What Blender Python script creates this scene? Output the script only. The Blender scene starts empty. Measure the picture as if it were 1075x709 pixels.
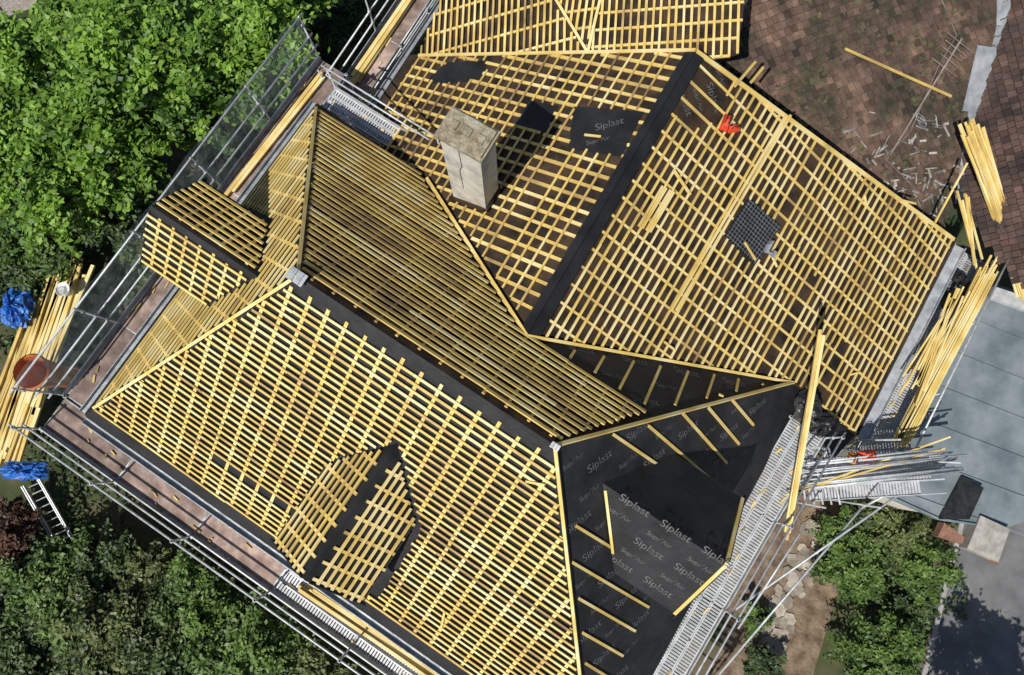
import bpy, math, random
import numpy as np
from mathutils import Vector, Matrix
random.seed(7); np.random.seed(7)
R=random.random
def U(a,b): return random.uniform(a,b)
scene=bpy.context.scene
scene.view_settings.view_transform='Standard'
scene.view_settings.look='None'
scene.view_settings.exposure=0

# ---------------------------------------------------------------- survey frame
H=24.0; TILT=math.radians(9); F=726.0
def ray(u,v):
    xc=(u-537.5)/F; yc=-(v-354.5)/F
    y=math.sin(TILT)+yc*math.cos(TILT); z=-math.cos(TILT)+yc*math.sin(TILT)
    return xc/-z, y/-z
def S(u,v,z):
    a,b=ray(u,v); return Vector((a*(H-z),b*(H-z),z))
class Plane:
    def __init__(s,a,b,c):
        s.a,s.b,s.c=a,b,c
        g=math.hypot(a,b)
        if g<1e-6: s.e1=Vector((1,0,0)); s.e2=Vector((0,-1,0))
        else:
            s.e1=Vector((-b,a,0)).normalized(); s.e2=Vector((-a,-b,-g*g)).normalized()
        s.n=Vector((-a,-b,1)).normalized(); s.o=Vector((0,0,c))
    def z(s,x,y): return s.a*x+s.b*y+s.c
    def px(s,u,v):
        p,q=ray(u,v); D=(H-s.c)/(1+s.a*p+s.b*q)
        return Vector((p*D,q*D,H-D))
    def st(s,p): d=p-s.o; return (d.dot(s.e1),d.dot(s.e2))
    def w(s,a,b,h=0): return s.o+s.e1*a+s.e2*b+s.n*h
def plane3(A,B,C):
    n=(B-A).cross(C-A)
    if n.z<0: n=-n
    a=-n.x/n.z;b=-n.y/n.z
    return Plane(a,b,A.z-a*A.x-b*A.y)
def W1(u,n,z=0): return Vector((.836*u+.548*n,-.548*u+.836*n,z))
def W2(u,n,z=0): return Vector((.507*u+.862*n,.862*u-.507*n,z))
U1=W1(1,0);N1=W1(0,1);U2=W2(1,0);N2=W2(0,1)
UP=Vector((0,0,1))

# ---------------------------------------------------------------- materials
def newmat(name):
    m=bpy.data.materials.new(name); m.use_nodes=True
    return m,m.node_tree.nodes,m.node_tree.links,m.node_tree.nodes['Principled BSDF']
def ramp(N,stops):
    r=N.new('ShaderNodeValToRGB'); e=r.color_ramp.elements
    while len(e)<len(stops): e.new(.5)
    for i,(p,c) in enumerate(stops):
        e[i].position=p; e[i].color=(c[0],c[1],c[2],1)
    return r
def mat(name,c1,c2,rough=.7,scale=3.0,metal=0,bump=0.0,bscale=None,tonemix=.5,detail=6,lo=.35,hi=.65,c3=None,spec=None):
    """noise between two colours, multiplied by per-piece tone"""
    m,N,L,P=newmat(name)
    tc=N.new('ShaderNodeTexCoord'); nz=N.new('ShaderNodeTexNoise')
    nz.inputs['Scale'].default_value=scale; nz.inputs['Detail'].default_value=detail; nz.inputs['Roughness'].default_value=.6
    L.new(tc.outputs['Object'],nz.inputs['Vector'])
    st=[(lo,c1),(hi,c2)] if c3 is None else [(lo,c1),((lo+hi)/2,c3),(hi,c2)]
    r=ramp(N,st); L.new(nz.outputs['Fac'],r.inputs['Fac'])
    at=N.new('ShaderNodeAttribute'); at.attribute_name='tone'
    mr=N.new('ShaderNodeMapRange'); mr.inputs['To Min'].default_value=1-tonemix; mr.inputs['To Max'].default_value=1+tonemix
    L.new(at.outputs['Fac'],mr.inputs['Value'])
    mx=N.new('ShaderNodeVectorMath'); mx.operation='SCALE'
    L.new(r.outputs['Color'],mx.inputs[0]); L.new(mr.outputs['Result'],mx.inputs['Scale'])
    L.new(mx.outputs['Vector'],P.inputs['Base Color'])
    P.inputs['Roughness'].default_value=rough; P.inputs['Metallic'].default_value=metal
    if spec is not None: P.inputs['Specular IOR Level'].default_value=spec
    if bump:
        n2=N.new('ShaderNodeTexNoise'); n2.inputs['Scale'].default_value=bscale or scale*4; n2.inputs['Detail'].default_value=5
        L.new(tc.outputs['Object'],n2.inputs['Vector'])
        b=N.new('ShaderNodeBump'); b.inputs['Strength'].default_value=bump; b.inputs['Distance'].default_value=.05
        L.new(n2.outputs['Fac'],b.inputs['Height']); L.new(b.outputs['Normal'],P.inputs['Normal'])
    return m
def wood(name,stops,rough=.7):
    m,N,L,P=newmat(name)
    at=N.new('ShaderNodeAttribute'); at.attribute_name='tone'
    tc=N.new('ShaderNodeTexCoord'); nz=N.new('ShaderNodeTexNoise'); nz.inputs['Scale'].default_value=1.3; nz.inputs['Detail'].default_value=9
    L.new(tc.outputs['Object'],nz.inputs['Vector'])
    ma=N.new('ShaderNodeMath'); ma.operation='MULTIPLY_ADD'; ma.inputs[1].default_value=1.5; ma.inputs[2].default_value=-.74
    L.new(nz.outputs['Fac'],ma.inputs[0])
    ad=N.new('ShaderNodeMath'); ad.operation='ADD'; L.new(ma.outputs[0],ad.inputs[0]); L.new(at.outputs['Fac'],ad.inputs[1])
    r=ramp(N,stops); L.new(ad.outputs[0],r.inputs['Fac']); L.new(r.outputs['Color'],P.inputs['Base Color'])
    P.inputs['Roughness'].default_value=rough
    return m
m_bat=wood('yellow_batten_wood',[(0,(.16,.10,.05)),(.35,(.42,.285,.10)),(.7,(.635,.455,.125)),(1,(.73,.60,.29))])
m_mem=mat('black_roof_membrane',(.008,.008,.009),(.022,.022,.024),.6,1.2,bump=.7,bscale=2.2,tonemix=.3,spec=.35)
m_memb=mat('dusty_roof_membrane',(.012,.010,.009),(.070,.044,.026),.8,1.7,bump=.4,bscale=3,tonemix=.3,spec=.2,detail=10)
m_print=mat('membrane_print_paint',(.08,.08,.08),(.27,.27,.27),.7,5)
m_steel=mat('galvanised_steel',(.34,.36,.37),(.55,.57,.58),.5,6,metal=.25,tonemix=.25)
m_alu=mat('aluminium',(.38,.39,.40),(.56,.57,.58),.5,5,metal=.2,tonemix=.25)
m_ply=mat('scaffold_plywood',(.15,.10,.08),(.38,.28,.23),.8,2.6,tonemix=.35,bump=.15,c3=(.24,.17,.14),detail=10)
m_wall=mat('render_wall',(.50,.46,.38),(.6,.56,.48),.9,1.5,bump=.1,bscale=30,tonemix=.1)
m_chim=mat('chimney_render',(.34,.32,.27),(.58,.56,.49),.9,2.4,bump=.3,bscale=14,tonemix=.1,c3=(.50,.475,.41),detail=10)
m_slab=mat('lichen_concrete',(.11,.09,.055),(.42,.39,.31),.95,6.5,bump=.6,bscale=25,tonemix=.15,c3=(.28,.24,.16),lo=.3,hi=.7)
m_tile=mat('old_clay_tile',(.034,.033,.020),(.165,.105,.072),.95,1.0,bump=.5,bscale=25,tonemix=.6,c3=(.088,.055,.040),lo=.36,hi=.66,detail=14)
m_tile2=mat('dark_clay_tile',(.035,.024,.022),(.10,.058,.045),.95,1.1,bump=.4,bscale=20,tonemix=.55,detail=12)
m_zinc=mat('zinc_sheet',(.12,.15,.165),(.23,.265,.28),.55,1.1,metal=.15,tonemix=.25,bump=.15,bscale=2.5,detail=12)
m_lead=mat('lead_flashing',(.24,.26,.28),(.42,.44,.45),.5,3,metal=.3,tonemix=.25,bump=.4,bscale=6)
m_dark=mat('dark_opening',(.008,.008,.009),(.02,.02,.02),.8,3)
m_glass=mat('window_glass',(.03,.035,.04),(.05,.055,.06),.1,1)
m_ground=mat('soil_and_grass',(.018,.035,.008),(.12,.09,.055),.95,.35,bump=.6,bscale=3,tonemix=.1,c3=(.05,.06,.02),lo=.35,hi=.62,detail=12)
m_soil=mat('bare_soil',(.09,.055,.035),(.24,.18,.12),.95,2.5,bump=.8,bscale=9,tonemix=.1,detail=12)
m_road=mat('asphalt',(.10,.10,.105),(.17,.17,.17),.9,1.0,bump=.2,bscale=60,tonemix=.1,detail=14)
m_kerb=mat('kerb_stone',(.25,.24,.22),(.36,.35,.33),.9,4)
m_stone=mat('flagstone',(.20,.17,.13),(.38,.34,.28),.9,3,bump=.4,tonemix=.35)
m_blue=mat('blue_tarpaulin',(.01,.08,.33),(.03,.17,.55),.45,4,bump=.8,bscale=7,tonemix=.2)
m_orange=mat('orange_plastic',(.45,.13,.04),(.6,.2,.06),.5,4,tonemix=.2)
m_red=mat('red_fabric',(.55,.03,.015),(.7,.08,.02),.7,8,bump=.5,tonemix=.2)
m_white=mat('white_plastic',(.55,.56,.56),(.75,.75,.74),.6,5,tonemix=.2)
m_blackp=mat('black_sheet',(.008,.008,.009),(.03,.03,.03),.4,4,bump=.8,bscale=6)
m_bark=mat('bark',(.05,.035,.022),(.12,.09,.06),.95,8,bump=.6)
def net_mat():
    m,N,L,P=newmat('scaffold_safety_net')
    P.inputs['Base Color'].default_value=(.60,.70,.66,1); P.inputs['Roughness'].default_value=.5
    tl=N.new('ShaderNodeBsdfTranslucent'); tl.inputs['Color'].default_value=(.6,.7,.66,1)
    m1=N.new('ShaderNodeMixShader'); m1.inputs[0].default_value=.5; L.new(P.outputs[0],m1.inputs[1]); L.new(tl.outputs[0],m1.inputs[2])
    t=N.new('ShaderNodeBsdfTransparent'); mx=N.new('ShaderNodeMixShader')
    tc=N.new('ShaderNodeTexCoord'); nz=N.new('ShaderNodeTexNoise'); nz.inputs['Scale'].default_value=2.5
    L.new(tc.outputs['Object'],nz.inputs['Vector'])
    mr=N.new('ShaderNodeMapRange'); mr.inputs['From Min'].default_value=.3; mr.inputs['From Max'].default_value=.7
    mr.inputs['To Min'].default_value=.12; mr.inputs['To Max'].default_value=.34
    L.new(nz.outputs['Fac'],mr.inputs['Value']); L.new(mr.outputs['Result'],mx.inputs[0])
    L.new(t.outputs[0],mx.inputs[1]); L.new(m1.outputs[0],mx.inputs[2])
    L.new(mx.outputs[0],N['Material Output'].inputs['Surface']); return m
m_net=net_mat()
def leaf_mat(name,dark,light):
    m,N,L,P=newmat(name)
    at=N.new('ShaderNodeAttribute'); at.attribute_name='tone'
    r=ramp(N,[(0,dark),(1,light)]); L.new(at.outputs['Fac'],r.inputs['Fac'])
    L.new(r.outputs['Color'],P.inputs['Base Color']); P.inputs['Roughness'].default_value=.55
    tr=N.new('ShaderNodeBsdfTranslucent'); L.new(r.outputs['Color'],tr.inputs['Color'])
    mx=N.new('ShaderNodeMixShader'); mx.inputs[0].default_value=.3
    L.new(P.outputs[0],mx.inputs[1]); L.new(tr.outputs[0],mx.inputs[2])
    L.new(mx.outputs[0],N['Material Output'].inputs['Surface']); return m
m_leafA=leaf_mat('leaf_bright',(.03,.09,.012),(.28,.47,.055))
m_leafB=leaf_mat('leaf_mid',(.02,.05,.014),(.18,.29,.055))
m_leafB2=leaf_mat('leaf_olive',(.02,.04,.014),(.20,.25,.08))
m_leafC=leaf_mat('leaf_dark',(.015,.035,.014),(.13,.19,.06))
m_leafR=leaf_mat('leaf_russet',(.03,.015,.01),(.17,.08,.045))

# ---------------------------------------------------------------- mesh batch
def empty(name):
    e=bpy.data.objects.new(name,None); scene.collection.objects.link(e); return e
class Batch:
    def __init__(s): s.v=[];s.f=[];s.t=[]
    def add(s,vs,fs,tone=.5):
        o=len(s.v); s.v+= [tuple(p) for p in vs]; s.f+=[tuple(i+o for i in f) for f in fs]; s.t+=[tone]*len(fs)
    def beam(s,p0,p1,w,h,up=UP,tone=.5,base=True):
        """box from p0 to p1; base=True -> the given line is the middle of the underside"""
        d=(p1-p0)
        if d.length<1e-4: return
        d.normalize(); sd=d.cross(up).normalized(); u=sd.cross(d).normalized()
        a=0 if base else -h/2
        vs=[p+sd*(k*w/2)+u*(a+j*h) for p in (p0,p1) for k,j in ((-1,0),(1,0),(1,1),(-1,1))]
        s.add(vs,[(0,1,2,3),(7,6,5,4),(0,4,5,1),(1,5,6,2),(2,6,7,3),(3,7,4,0)],tone)
    def tube(s,p0,p1,r,r1=None,n=8,tone=.5):
        r1=r if r1 is None else r1
        d=(p1-p0).normalized(); a=d.orthogonal().normalized(); b=d.cross(a)
        vs=[]
        for p,rr in ((p0,r),(p1,r1)):
            for i in range(n):
                t=2*math.pi*i/n; vs.append(p+(a*math.cos(t)+b*math.sin(t))*rr)
        fs=[(i,(i+1)%n,(i+1)%n+n,i+n) for i in range(n)]+[tuple(range(n))[::-1],tuple(range(n,2*n))]
        s.add(vs,fs,tone)
    def poly(s,pts,tone=.5): s.add(pts,[tuple(range(len(pts)))],tone)
    def prism(s,pts,h,tone=.5,d=UP):
        n=len(pts); top=[p+d*h for p in pts]
        s.add(list(pts)+top,[tuple(range(n))[::-1],tuple(range(n,2*n))]+[(i,(i+1)%n,(i+1)%n+n,i+n) for i in range(n)],tone)
    def build(s,name,m,parent=None,smooth=False):
        me=bpy.data.meshes.new(name); me.from_pydata(s.v,[],s.f)
        a=me.attributes.new('tone','FLOAT','FACE'); a.data.foreach_set('value',s.t)
        me.materials.append(m); me.update()
        if smooth:
            for p in me.polygons: p.use_smooth=True
        o=bpy.data.objects.new(name,me); scene.collection.objects.link(o)
        if parent: o.parent=parent
        return o

# ---------------------------------------------------------------- batten layout
def inset(poly,m):
    n=len(poly); A=sum(poly[i][0]*poly[(i+1)%n][1]-poly[(i+1)%n][0]*poly[i][1] for i in range(n))
    sg=1 if A>0 else -1
    if not isinstance(m,(list,tuple)): m=[m]*n
    L=[]
    for i in range(n):
        x0,y0=poly[i];x1,y1=poly[(i+1)%n]; dx,dy=x1-x0,y1-y0; l=math.hypot(dx,dy)
        nx,ny=-dy/l*sg,dx/l*sg
        L.append((x0+nx*m[i],y0+ny*m[i],dx/l,dy/l))
    out=[]
    for i in range(n):
        x0,y0,a,b=L[i-1]; x1,y1,c,d=L[i]
        den=a*d-b*c
        if abs(den)<1e-5: out.append((x1,y1)); continue
        t=((x1-x0)*d-(y1-y0)*c)/den
        out.append((x0+a*t,y0+b*t))
    return out
def spans(poly,k,val):
    xs=[]
    n=len(poly)
    for i in range(n):
        a=poly[i];b=poly[(i+1)%n]
        if (a[k]>val)!=(b[k]>val):
            t=(val-a[k])/(b[k]-a[k]); xs.append(a[1-k]+t*(b[1-k]-a[1-k]))
    xs.sort(); return [(xs[i],xs[i+1]) for i in range(0,len(xs)-1,2)]
def subtract(iv,hs):
    for h0,h1 in hs:
        nv=[]
        for a,b in iv:
            if h1<=a or h0>=b: nv.append((a,b)); continue
            if h0>a: nv.append((a,h0))
            if h1<b: nv.append((h1,b))
        iv=nv
    return iv
def lay(batch,pl,poly,m,k,gauge,w,h,off,tone=(.6,.15),piece=(2.5,4.5),holes=(),jit=.013,miss=0.0,start=0):
    """k=1: battens on level lines; k=0: counter battens down the slope"""
    ps=inset([pl.st(p) for p in poly],m); hs=[[pl.st(p) for p in q] for q in holes]
    lo=min(p[k] for p in ps);hi=max(p[k] for p in ps)
    v=math.ceil(lo/gauge)*gauge+start
    while v<hi:
        iv=spans(ps,k,v); hh=[x for q in hs for x in spans(q,k,v)]
        for a,b in subtract(iv,hh):
            x=a+U(-.03,.03); b+=U(-.03,.05)
            while x<b-.06:
                e=min(b,x+U(*piece))
                if b-e<.4: e=b
                if R()>=miss:
                    j0=U(-jit,jit);j1=U(-jit,jit); t=random.gauss(*tone)
                    if k==1: p0=pl.w(x,v+j0,off);p1=pl.w(e-.006,v+j1,off)
                    else: p0=pl.w(v+j0,x,off);p1=pl.w(v+j1,e-.006,off)
                    batch.beam(p0,p1,w*U(.9,1.1),h,pl.n,max(0,min(1,t)))
                x=e
        v+=gauge

# ---------------------------------------------------------------- roof planes
ZR=11.0;ZE=7.1
nR=.46
P=W1(-5.23,nR,ZR); RE=W1(.66,nR,ZR)
C1=W1(-9.0,-4.77,ZE); C2=W1(-9.05,4.49,ZE); C3=W1(5.2,-4.77,ZE)
pA=plane3(P,RE,C1); pB=plane3(P,RE,C2); pN=plane3(P,C1,C2)
Q=pB.px(553,353); ZQ=Q.z
T=S(730,55,ZQ)
nQ=(Q.dot(N2)+T.dot(N2))/2
def wing2(side,s):
    A=W2(Q.dot(U2),nQ,ZQ);B=W2(T.dot(U2),nQ,ZQ);C=W2(5,nQ+side*4,ZQ-4*s)
    return plane3(A,B,C)
pD=wing2(1,.49); pF=wing2(-1,.51)
V=pB.px(832,402); V=Vector((V.x,V.y,pD.z(V.x,V.y)))
pC=plane3(RE,V,C3)
K=pB.px(686,436)
E1=pD.px(1000,252);E2=pD.px(897,455)
def ext(a,b,f): return a+(b-a)*f
house=empty('house_under_reroofing')
bat=Batch(); mem=Batch(); memb=Batch()
C1x=ext(P,C1,1.07);C2x=ext(P,C2,1.05);C3x=ext(RE,C3,1.07)
mem.poly([P,RE,C3x,C1x],.3)
VS=pB.px(449,189)
memb.poly([P,C2x,VS,Q,K,RE])
mem.poly([Q,K,V])
mem.poly([P,C1x,C2x])
mem.poly([RE,V,C3x],.75)
mem.poly([K,V,RE])
mem.poly([V,V+U1*.55-UP*.45,C3x+U1*.30-UP*.3,C3x],.3)
mem.poly([V,E2+N2*.1-UP*.15,E2-U2*.9-UP*.5,V+U1*.55-UP*.45],.4)

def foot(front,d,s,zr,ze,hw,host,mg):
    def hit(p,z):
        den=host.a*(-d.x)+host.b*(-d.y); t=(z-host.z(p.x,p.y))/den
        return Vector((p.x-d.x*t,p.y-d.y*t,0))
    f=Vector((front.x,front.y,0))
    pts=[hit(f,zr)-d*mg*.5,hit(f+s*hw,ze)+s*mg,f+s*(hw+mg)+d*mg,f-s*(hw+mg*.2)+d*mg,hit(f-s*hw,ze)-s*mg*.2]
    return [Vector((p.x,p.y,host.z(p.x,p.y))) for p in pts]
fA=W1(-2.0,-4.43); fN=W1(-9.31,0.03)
holeA=foot(fA,-N1,U1,9.75,8.85,1.14,pA,.2); holeN=foot(fN,-U1,N1,9.75,8.8,1.14,pN,.16)  # battens cut back so bare black membrane imitates shade beside the dormers
G=.17
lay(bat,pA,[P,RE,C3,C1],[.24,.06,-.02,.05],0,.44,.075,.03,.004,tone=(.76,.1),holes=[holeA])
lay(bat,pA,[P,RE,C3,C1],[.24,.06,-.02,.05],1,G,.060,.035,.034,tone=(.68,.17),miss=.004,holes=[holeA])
Bp=[P,C2,VS,Q,K,RE]
lay(bat,pB,Bp,[.08,0,.16,.02,.10,.12],0,.5,.06,.03,.004,tone=(.5,.12))
lay(bat,pB,Bp,[.08,0,.16,.02,.10,.12],1,.172,.076,.035,.034,tone=(.60,.18))
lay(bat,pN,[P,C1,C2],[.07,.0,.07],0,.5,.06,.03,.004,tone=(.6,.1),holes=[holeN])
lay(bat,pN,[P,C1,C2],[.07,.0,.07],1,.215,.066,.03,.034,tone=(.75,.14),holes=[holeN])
def hip(a,b,pl,w=.07,h=.045,off=.06,tone=.8):
    bat.beam(a+UP*off,b+UP*off,w,h,pl.n,tone)
hip(P,C1,pA);hip(P,C2,pB,tone=.75);hip(RE,C3,pA);hip(RE,V,pB)
lay(bat,pB,[Q,K,V],[.12,.1,.25],0,.62,.06,.04,.006,tone=(.7,.1))
lay(bat,pB,[Q,K,V],[.25,.02,.9],1,.5,.05,.04,.046,tone=(.55,.1),miss=.5,piece=(.8,1.6))
def bp(pl,a,b,w=.06,h=.04,off=.006,tone=.75):
    p=pl.px(*a);q=pl.px(*b); bat.beam(p+pl.n*off,q+pl.n*off,w,h,pl.n,tone)
for a,b in [((643,456),(693,490)),((680,447),(750,507)),((716,434),(762,486)),((743,428),(775,466)),((768,420),(790,446)),
            ((600,590),(680,637)),((607,628),(666,662)),((611,664),(653,688)),((604,552),(640,574)),((614,696),(640,712))]:
    bp(pC,a,b)
# wing 2
Fe0=pF.px(396,150);Fe1=pF.px(440,60);nF=(Fe1.dot(N2))
def F_at(u,n): p=W2(u,n); return Vector((p.x,p.y,pF.z(p.x,p.y)))
uT=T.dot(U2)
fl=F_at(Fe0.dot(U2)-1.2,nF); fu=F_at(Fe1.dot(U2),nF)
Tt=W2(uT,nQ,ZQ);Qq=W2(Q.dot(U2),nQ,ZQ)
memb.poly([Qq,Tt,F_at(fu.dot(U2),nF-.35),F_at(fl.dot(U2),nF-.35),F_at(VS.dot(U2)-.9,VS.dot(N2)-.6),F_at(Qq.dot(U2)-.15,nQ-.2)])
memb.poly([Tt,E1+N2*.12-UP*.06,E2+N2*.12-UP*.06,V,Qq],.3)
mem.beam(Tt+UP*.006-N2*.10,Qq+UP*.006-N2*.10,.22,.012,pF.n,.2)
mem.beam(Tt+UP*.006+N2*.12,Qq+UP*.006+N2*.12,.26,.012,pD.n,.2)
Fp=[Qq,Tt,fu,fl,F_at(VS.dot(U2)-.05,VS.dot(N2))]
holesF=[[pF.px(*q) for q in ((603,112),(676,118),(652,165),(597,156))],[pF.px(*q) for q in ((470,66),(512,64),(505,84),(462,90),(448,84))],
        [pF.px(*q) for q in ((556,106),(586,112),(572,142),(540,132))]]  # last patch: black sheet standing for the head of the chimney's shadow
for q in holesF:
    mem.prism([p+pF.n*.006 for p in q],.012,.3,pF.n)
lay(bat,pF,Fp,[.22,.02,0,.3,.16],0,.31,.078,.03,.004,tone=(.66,.16),holes=holesF)
lay(bat,pF,Fp,[.22,.02,0,.3,.16],1,.31,.050,.035,.034,tone=(.44,.2),holes=holesF,miss=.03)
Dp=[Qq,Tt,E1,E2,V]
holesD=[[pD.px(*q) for q in ((785,208),(820,238),(790,280),(758,248))],
        [pD.px(*q) for q in ((735,60),(768,82),(752,128),(715,140),(705,112))]]
lay(bat,pD,Dp,[.16,.02,0,.02,.02],0,.46,.055,.03,.004,tone=(.66,.14),holes=holesD[:1])
lay(bat,pD,Dp,[.24,.02,0,.02,.02],1,.215,.054,.035,.034,tone=(.76,.16),holes=holesD,miss=.02)
hip(Qq,V,pD);hip(VS+pF.n*.02,Q,pF,tone=.7,w=.09);hip(Tt,fu,pF,tone=.8);hip(Tt,E1,pD,off=.03,w=.1)
for d in (0,5): bp(pD,(822+d,122),(702+d,326),w=.06,off=.075,tone=.85)
for d in range(4): bp(pD,(668+d*4,238+d*2),(693+d*4,196+d*2),w=.05,off=.075,tone=.85)
for a,b in [((790,66),(768,92)),((798,72),(785,88)),((705,180),(722,205))]: bp(pD,a,b,off=.08)
for i in range(12):
    pl=random.choice((pD,pD,pF,pA)); c={id(pD):(U(650,940),U(180,400)),id(pF):(U(500,620),U(90,300)),id(pA):(U(380,560),U(470,640))}[id(pl)]
    a=U(0,3.1); bp(pl,c,(c[0]+math.cos(a)*U(8,22),c[1]+math.sin(a)*U(8,22)),w=.05,h=.03,off=.072,tone=U(.6,1))
# upper wing
gm=Tt+(fu-Tt)*.34
pG1=plane3(fu+UP*.02,gm,S(470,-20,fu.z+.4))
a=pG1.px(578,-8)
a=ext(gm,a,1.7)
G1=[fu,gm,a,pG1.px(480,-40)]
memb.poly(G1); lay(bat,pG1,G1,[.03,.05,0,0],1,.19,.065,.035,.034,tone=(.58,.15)); lay(bat,pG1,G1,[.03,.05,0,0],0,.6,.065,.03,.004,tone=(.55,.15))
hip(gm,a,pG1,tone=.85)
kk=S(641,-45,gm.z+.1)
pG2=plane3(gm,a,kk); G2=[gm,a,kk]
memb.poly(G2); lay(bat,pG2,G2,[.04,0,.04],1,.18,.065,.035,.034,tone=(.65,.12)); lay(bat,pG2,G2,[.04,0,.04],0,.5,.065,.03,.004,tone=(.65,.12))
G3=[gm,Tt,S(774,58,Tt.z-.35),S(778,-45,gm.z-.1),kk]
pG3=plane3(G3[0],G3[2],G3[4]); G3=[Vector((p.x,p.y,pG3.z(p.x,p.y))) for p in G3]
memb.poly(G3); lay(bat,pG3,G3,[.05,.02,0,0,.02],1,.18,.06,.035,.034,tone=(.72,.12)); lay(bat,pG3,G3,[.05,.02,0,0,.02],0,.45,.06,.03,.004,tone=(.7,.12))
hip(kk,gm,pG3,tone=.8)
mem.build('roof_membrane',m_mem,house); memb.build('roof_membrane_dusty',m_memb,house)

# ---------------------------------------------------------------- walls
wl=Batch();gl=Batch()
def wallbox(poly,z0,z1s):
    n=len(poly)
    bot=[Vector((p.x,p.y,z0)) for p in poly]; top=[Vector((p.x,p.y,z)) for p,z in zip(poly,z1s)]
    wl.add(bot+top,[(i,(i+1)%n,(i+1)%n+n,i+n) for i in range(n)],.5)
wallbox([W1(-8.6,-4.35),W1(4.8,-4.35),W1(4.8,4.0),W1(-8.6,4.0)],0,[6.7]*4)
wp=[E1-N2*.5-U2*.3,E2-N2*.5+U2*.3,V-N2*.8,W2(5.2,-7.2),W2(17,-7.2),W2(17,0),Tt-U2*.25]
wallbox(wp,0,[4.6,4.6,5.0,5.0,5.0,8.2,8.2])
def window(c,side,out,w=1.1,h=1.4):
    q=[c+side*(i*w/2)+UP*(j*h/2)+out*.012 for i,j in ((-1,-1),(1,-1),(1,1),(-1,1))]
    gl.poly(q)
    for i in range(4): wl.beam(q[i],q[(i+1)%4],.09,.06,out,.9)
    wl.beam(c-UP*h/2+out*.012,c+UP*h/2+out*.012,.06,.05,out,.9)
for z in (1.8,4.8):
    for u in (-7,-4,-1,2): window(W1(u,-4.35,z),U1,-N1)
    for n in (-3,0,3): window(W1(-8.6,n,z),N1,-U1); window(W1(4.8,n,z),N1,U1)
wl.build('walls',m_wall,house); gl.build('window_panes',m_glass,house)
gt=Batch()
def gutter(a,b,out,w=.15,tone=.3):
    gt.beam(a+out*(.04+w/2)-UP*.16,b+out*(.04+w/2)-UP*.16,w,.02,UP,tone)
    gt.beam(a+out*.04-UP*.15,b+out*.04-UP*.15,.015,.12,UP,tone); gt.beam(a+out*(w+.05)-UP*.15,b+out*(w+.05)-UP*.15,.02,.12,UP,tone)
gutter(C1x,C3x,-N1);gutter(C1x,C2x,-U1);gutter(E1+N2*.1,E2+N2*.1,N2,.3,.9);gutter(F_at(fl.dot(U2),nF-.35),F_at(fu.dot(U2)+3,nF-.35),-N2)
gt.build('gutters',m_lead,house)

# ---------------------------------------------------------------- dormers
def dormer(name,front,d,s,zr,ze,hw,host,mode):
    e=empty(name) ; e.parent=house
    mm=Batch(); ww=Batch(); bb=Batch()
    def hit(p,z):
        den=host.a*(-d.x)+host.b*(-d.y)
        t=(z-host.z(p.x,p.y))/den
        return Vector((p.x-d.x*t,p.y-d.y*t,z))
    Rf=Vector((front.x,front.y,zr)); Rr=hit(Rf,zr)
    for sg in (-1,1):
        Ef=Vector((front.x+s.x*sg*hw,front.y+s.y*sg*hw,ze)); Er=hit(Ef,ze)
        mm.poly([Rr,Rf,Ef,Er] if sg>0 else [Rr,Er,Ef,Rf],.8 if mode=='bare' and sg<0 else .35)  # bare dormer: sun-facing slope toned paler than the shaded one
        mm.beam(Rf-UP*.18,Ef-UP*.18,.03,.17,UP,.1); mm.beam(Ef-UP*.16,Er-UP*.16,.03,.15,UP,.1)
        pl=plane3(Rr,Rf,Ef)
        poly=[Rr,Rf,Ef,Er]
        if mode=='full':
            lay(bb,pl,poly,[.13,.03,.02,.06],0,.36,.065,.03,.004,tone=(.72,.12))
            lay(bb,pl,poly,[.13,.03,.02,.06],1,.175,.058,.035,.034,tone=(.70,.16))
        i=hw-.14
        a=Vector((front.x-d.x*.12+s.x*sg*i,front.y-d.y*.12+s.y*sg*i,ze-.03)); b=hit(a,ze-.03)
        lo=host.z(a.x,a.y)-.1
        ww.poly([a,b,Vector((a.x,a.y,lo))],.4)
        if mode=='bare': bb.beam(Rf+UP*.01-d*.05,Ef+UP*.01-d*.05,.07,.04,UP,.8)
    a=Vector((front.x-d.x*.12,front.y-d.y*.12,zr-.12)); i=hw-.14
    l=Vector((a.x-s.x*i,a.y-s.y*i,ze-.03)); r=Vector((a.x+s.x*i,a.y+s.y*i,ze-.03)); lo=host.z(a.x,a.y)-.15
    ww.poly([a,l,Vector((l.x,l.y,lo)),Vector((r.x,r.y,lo)),r],.5)
    wz=(ze+lo)/2
    c=Vector((a.x+d.x*.01,a.y+d.y*.01,wz)); g=Batch(); g.poly([c+s*(i2*.5)+UP*(j*.4) for i2,j in ((-1,-1),(1,-1),(1,1),(-1,1))]); g.build('window_pane',m_glass,e)
    mm.build('membrane',m_mem,e); ww.build('dormer_walls',m_mem,e); bb.build('battens',m_bat,e)
    return Rr,Rf
dormer('front_dormer',fA,-N1,U1,9.75,8.85,1.14,pA,'full')
dormer('side_dormer',fN,-U1,N1,9.75,8.8,1.14,pN,'full')
Rr,Rf=dormer('rear_dormer',W1(4.84,.40),U1,N1,9.8,8.6,1.42,pC,'bare')
pl=plane3(Rr,Rf,W1(4.84,-1.02,8.6))
bp(pl,(636,514),(644,580),off=.01,w=.06)
bat.build('battens',m_bat,house)

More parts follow.
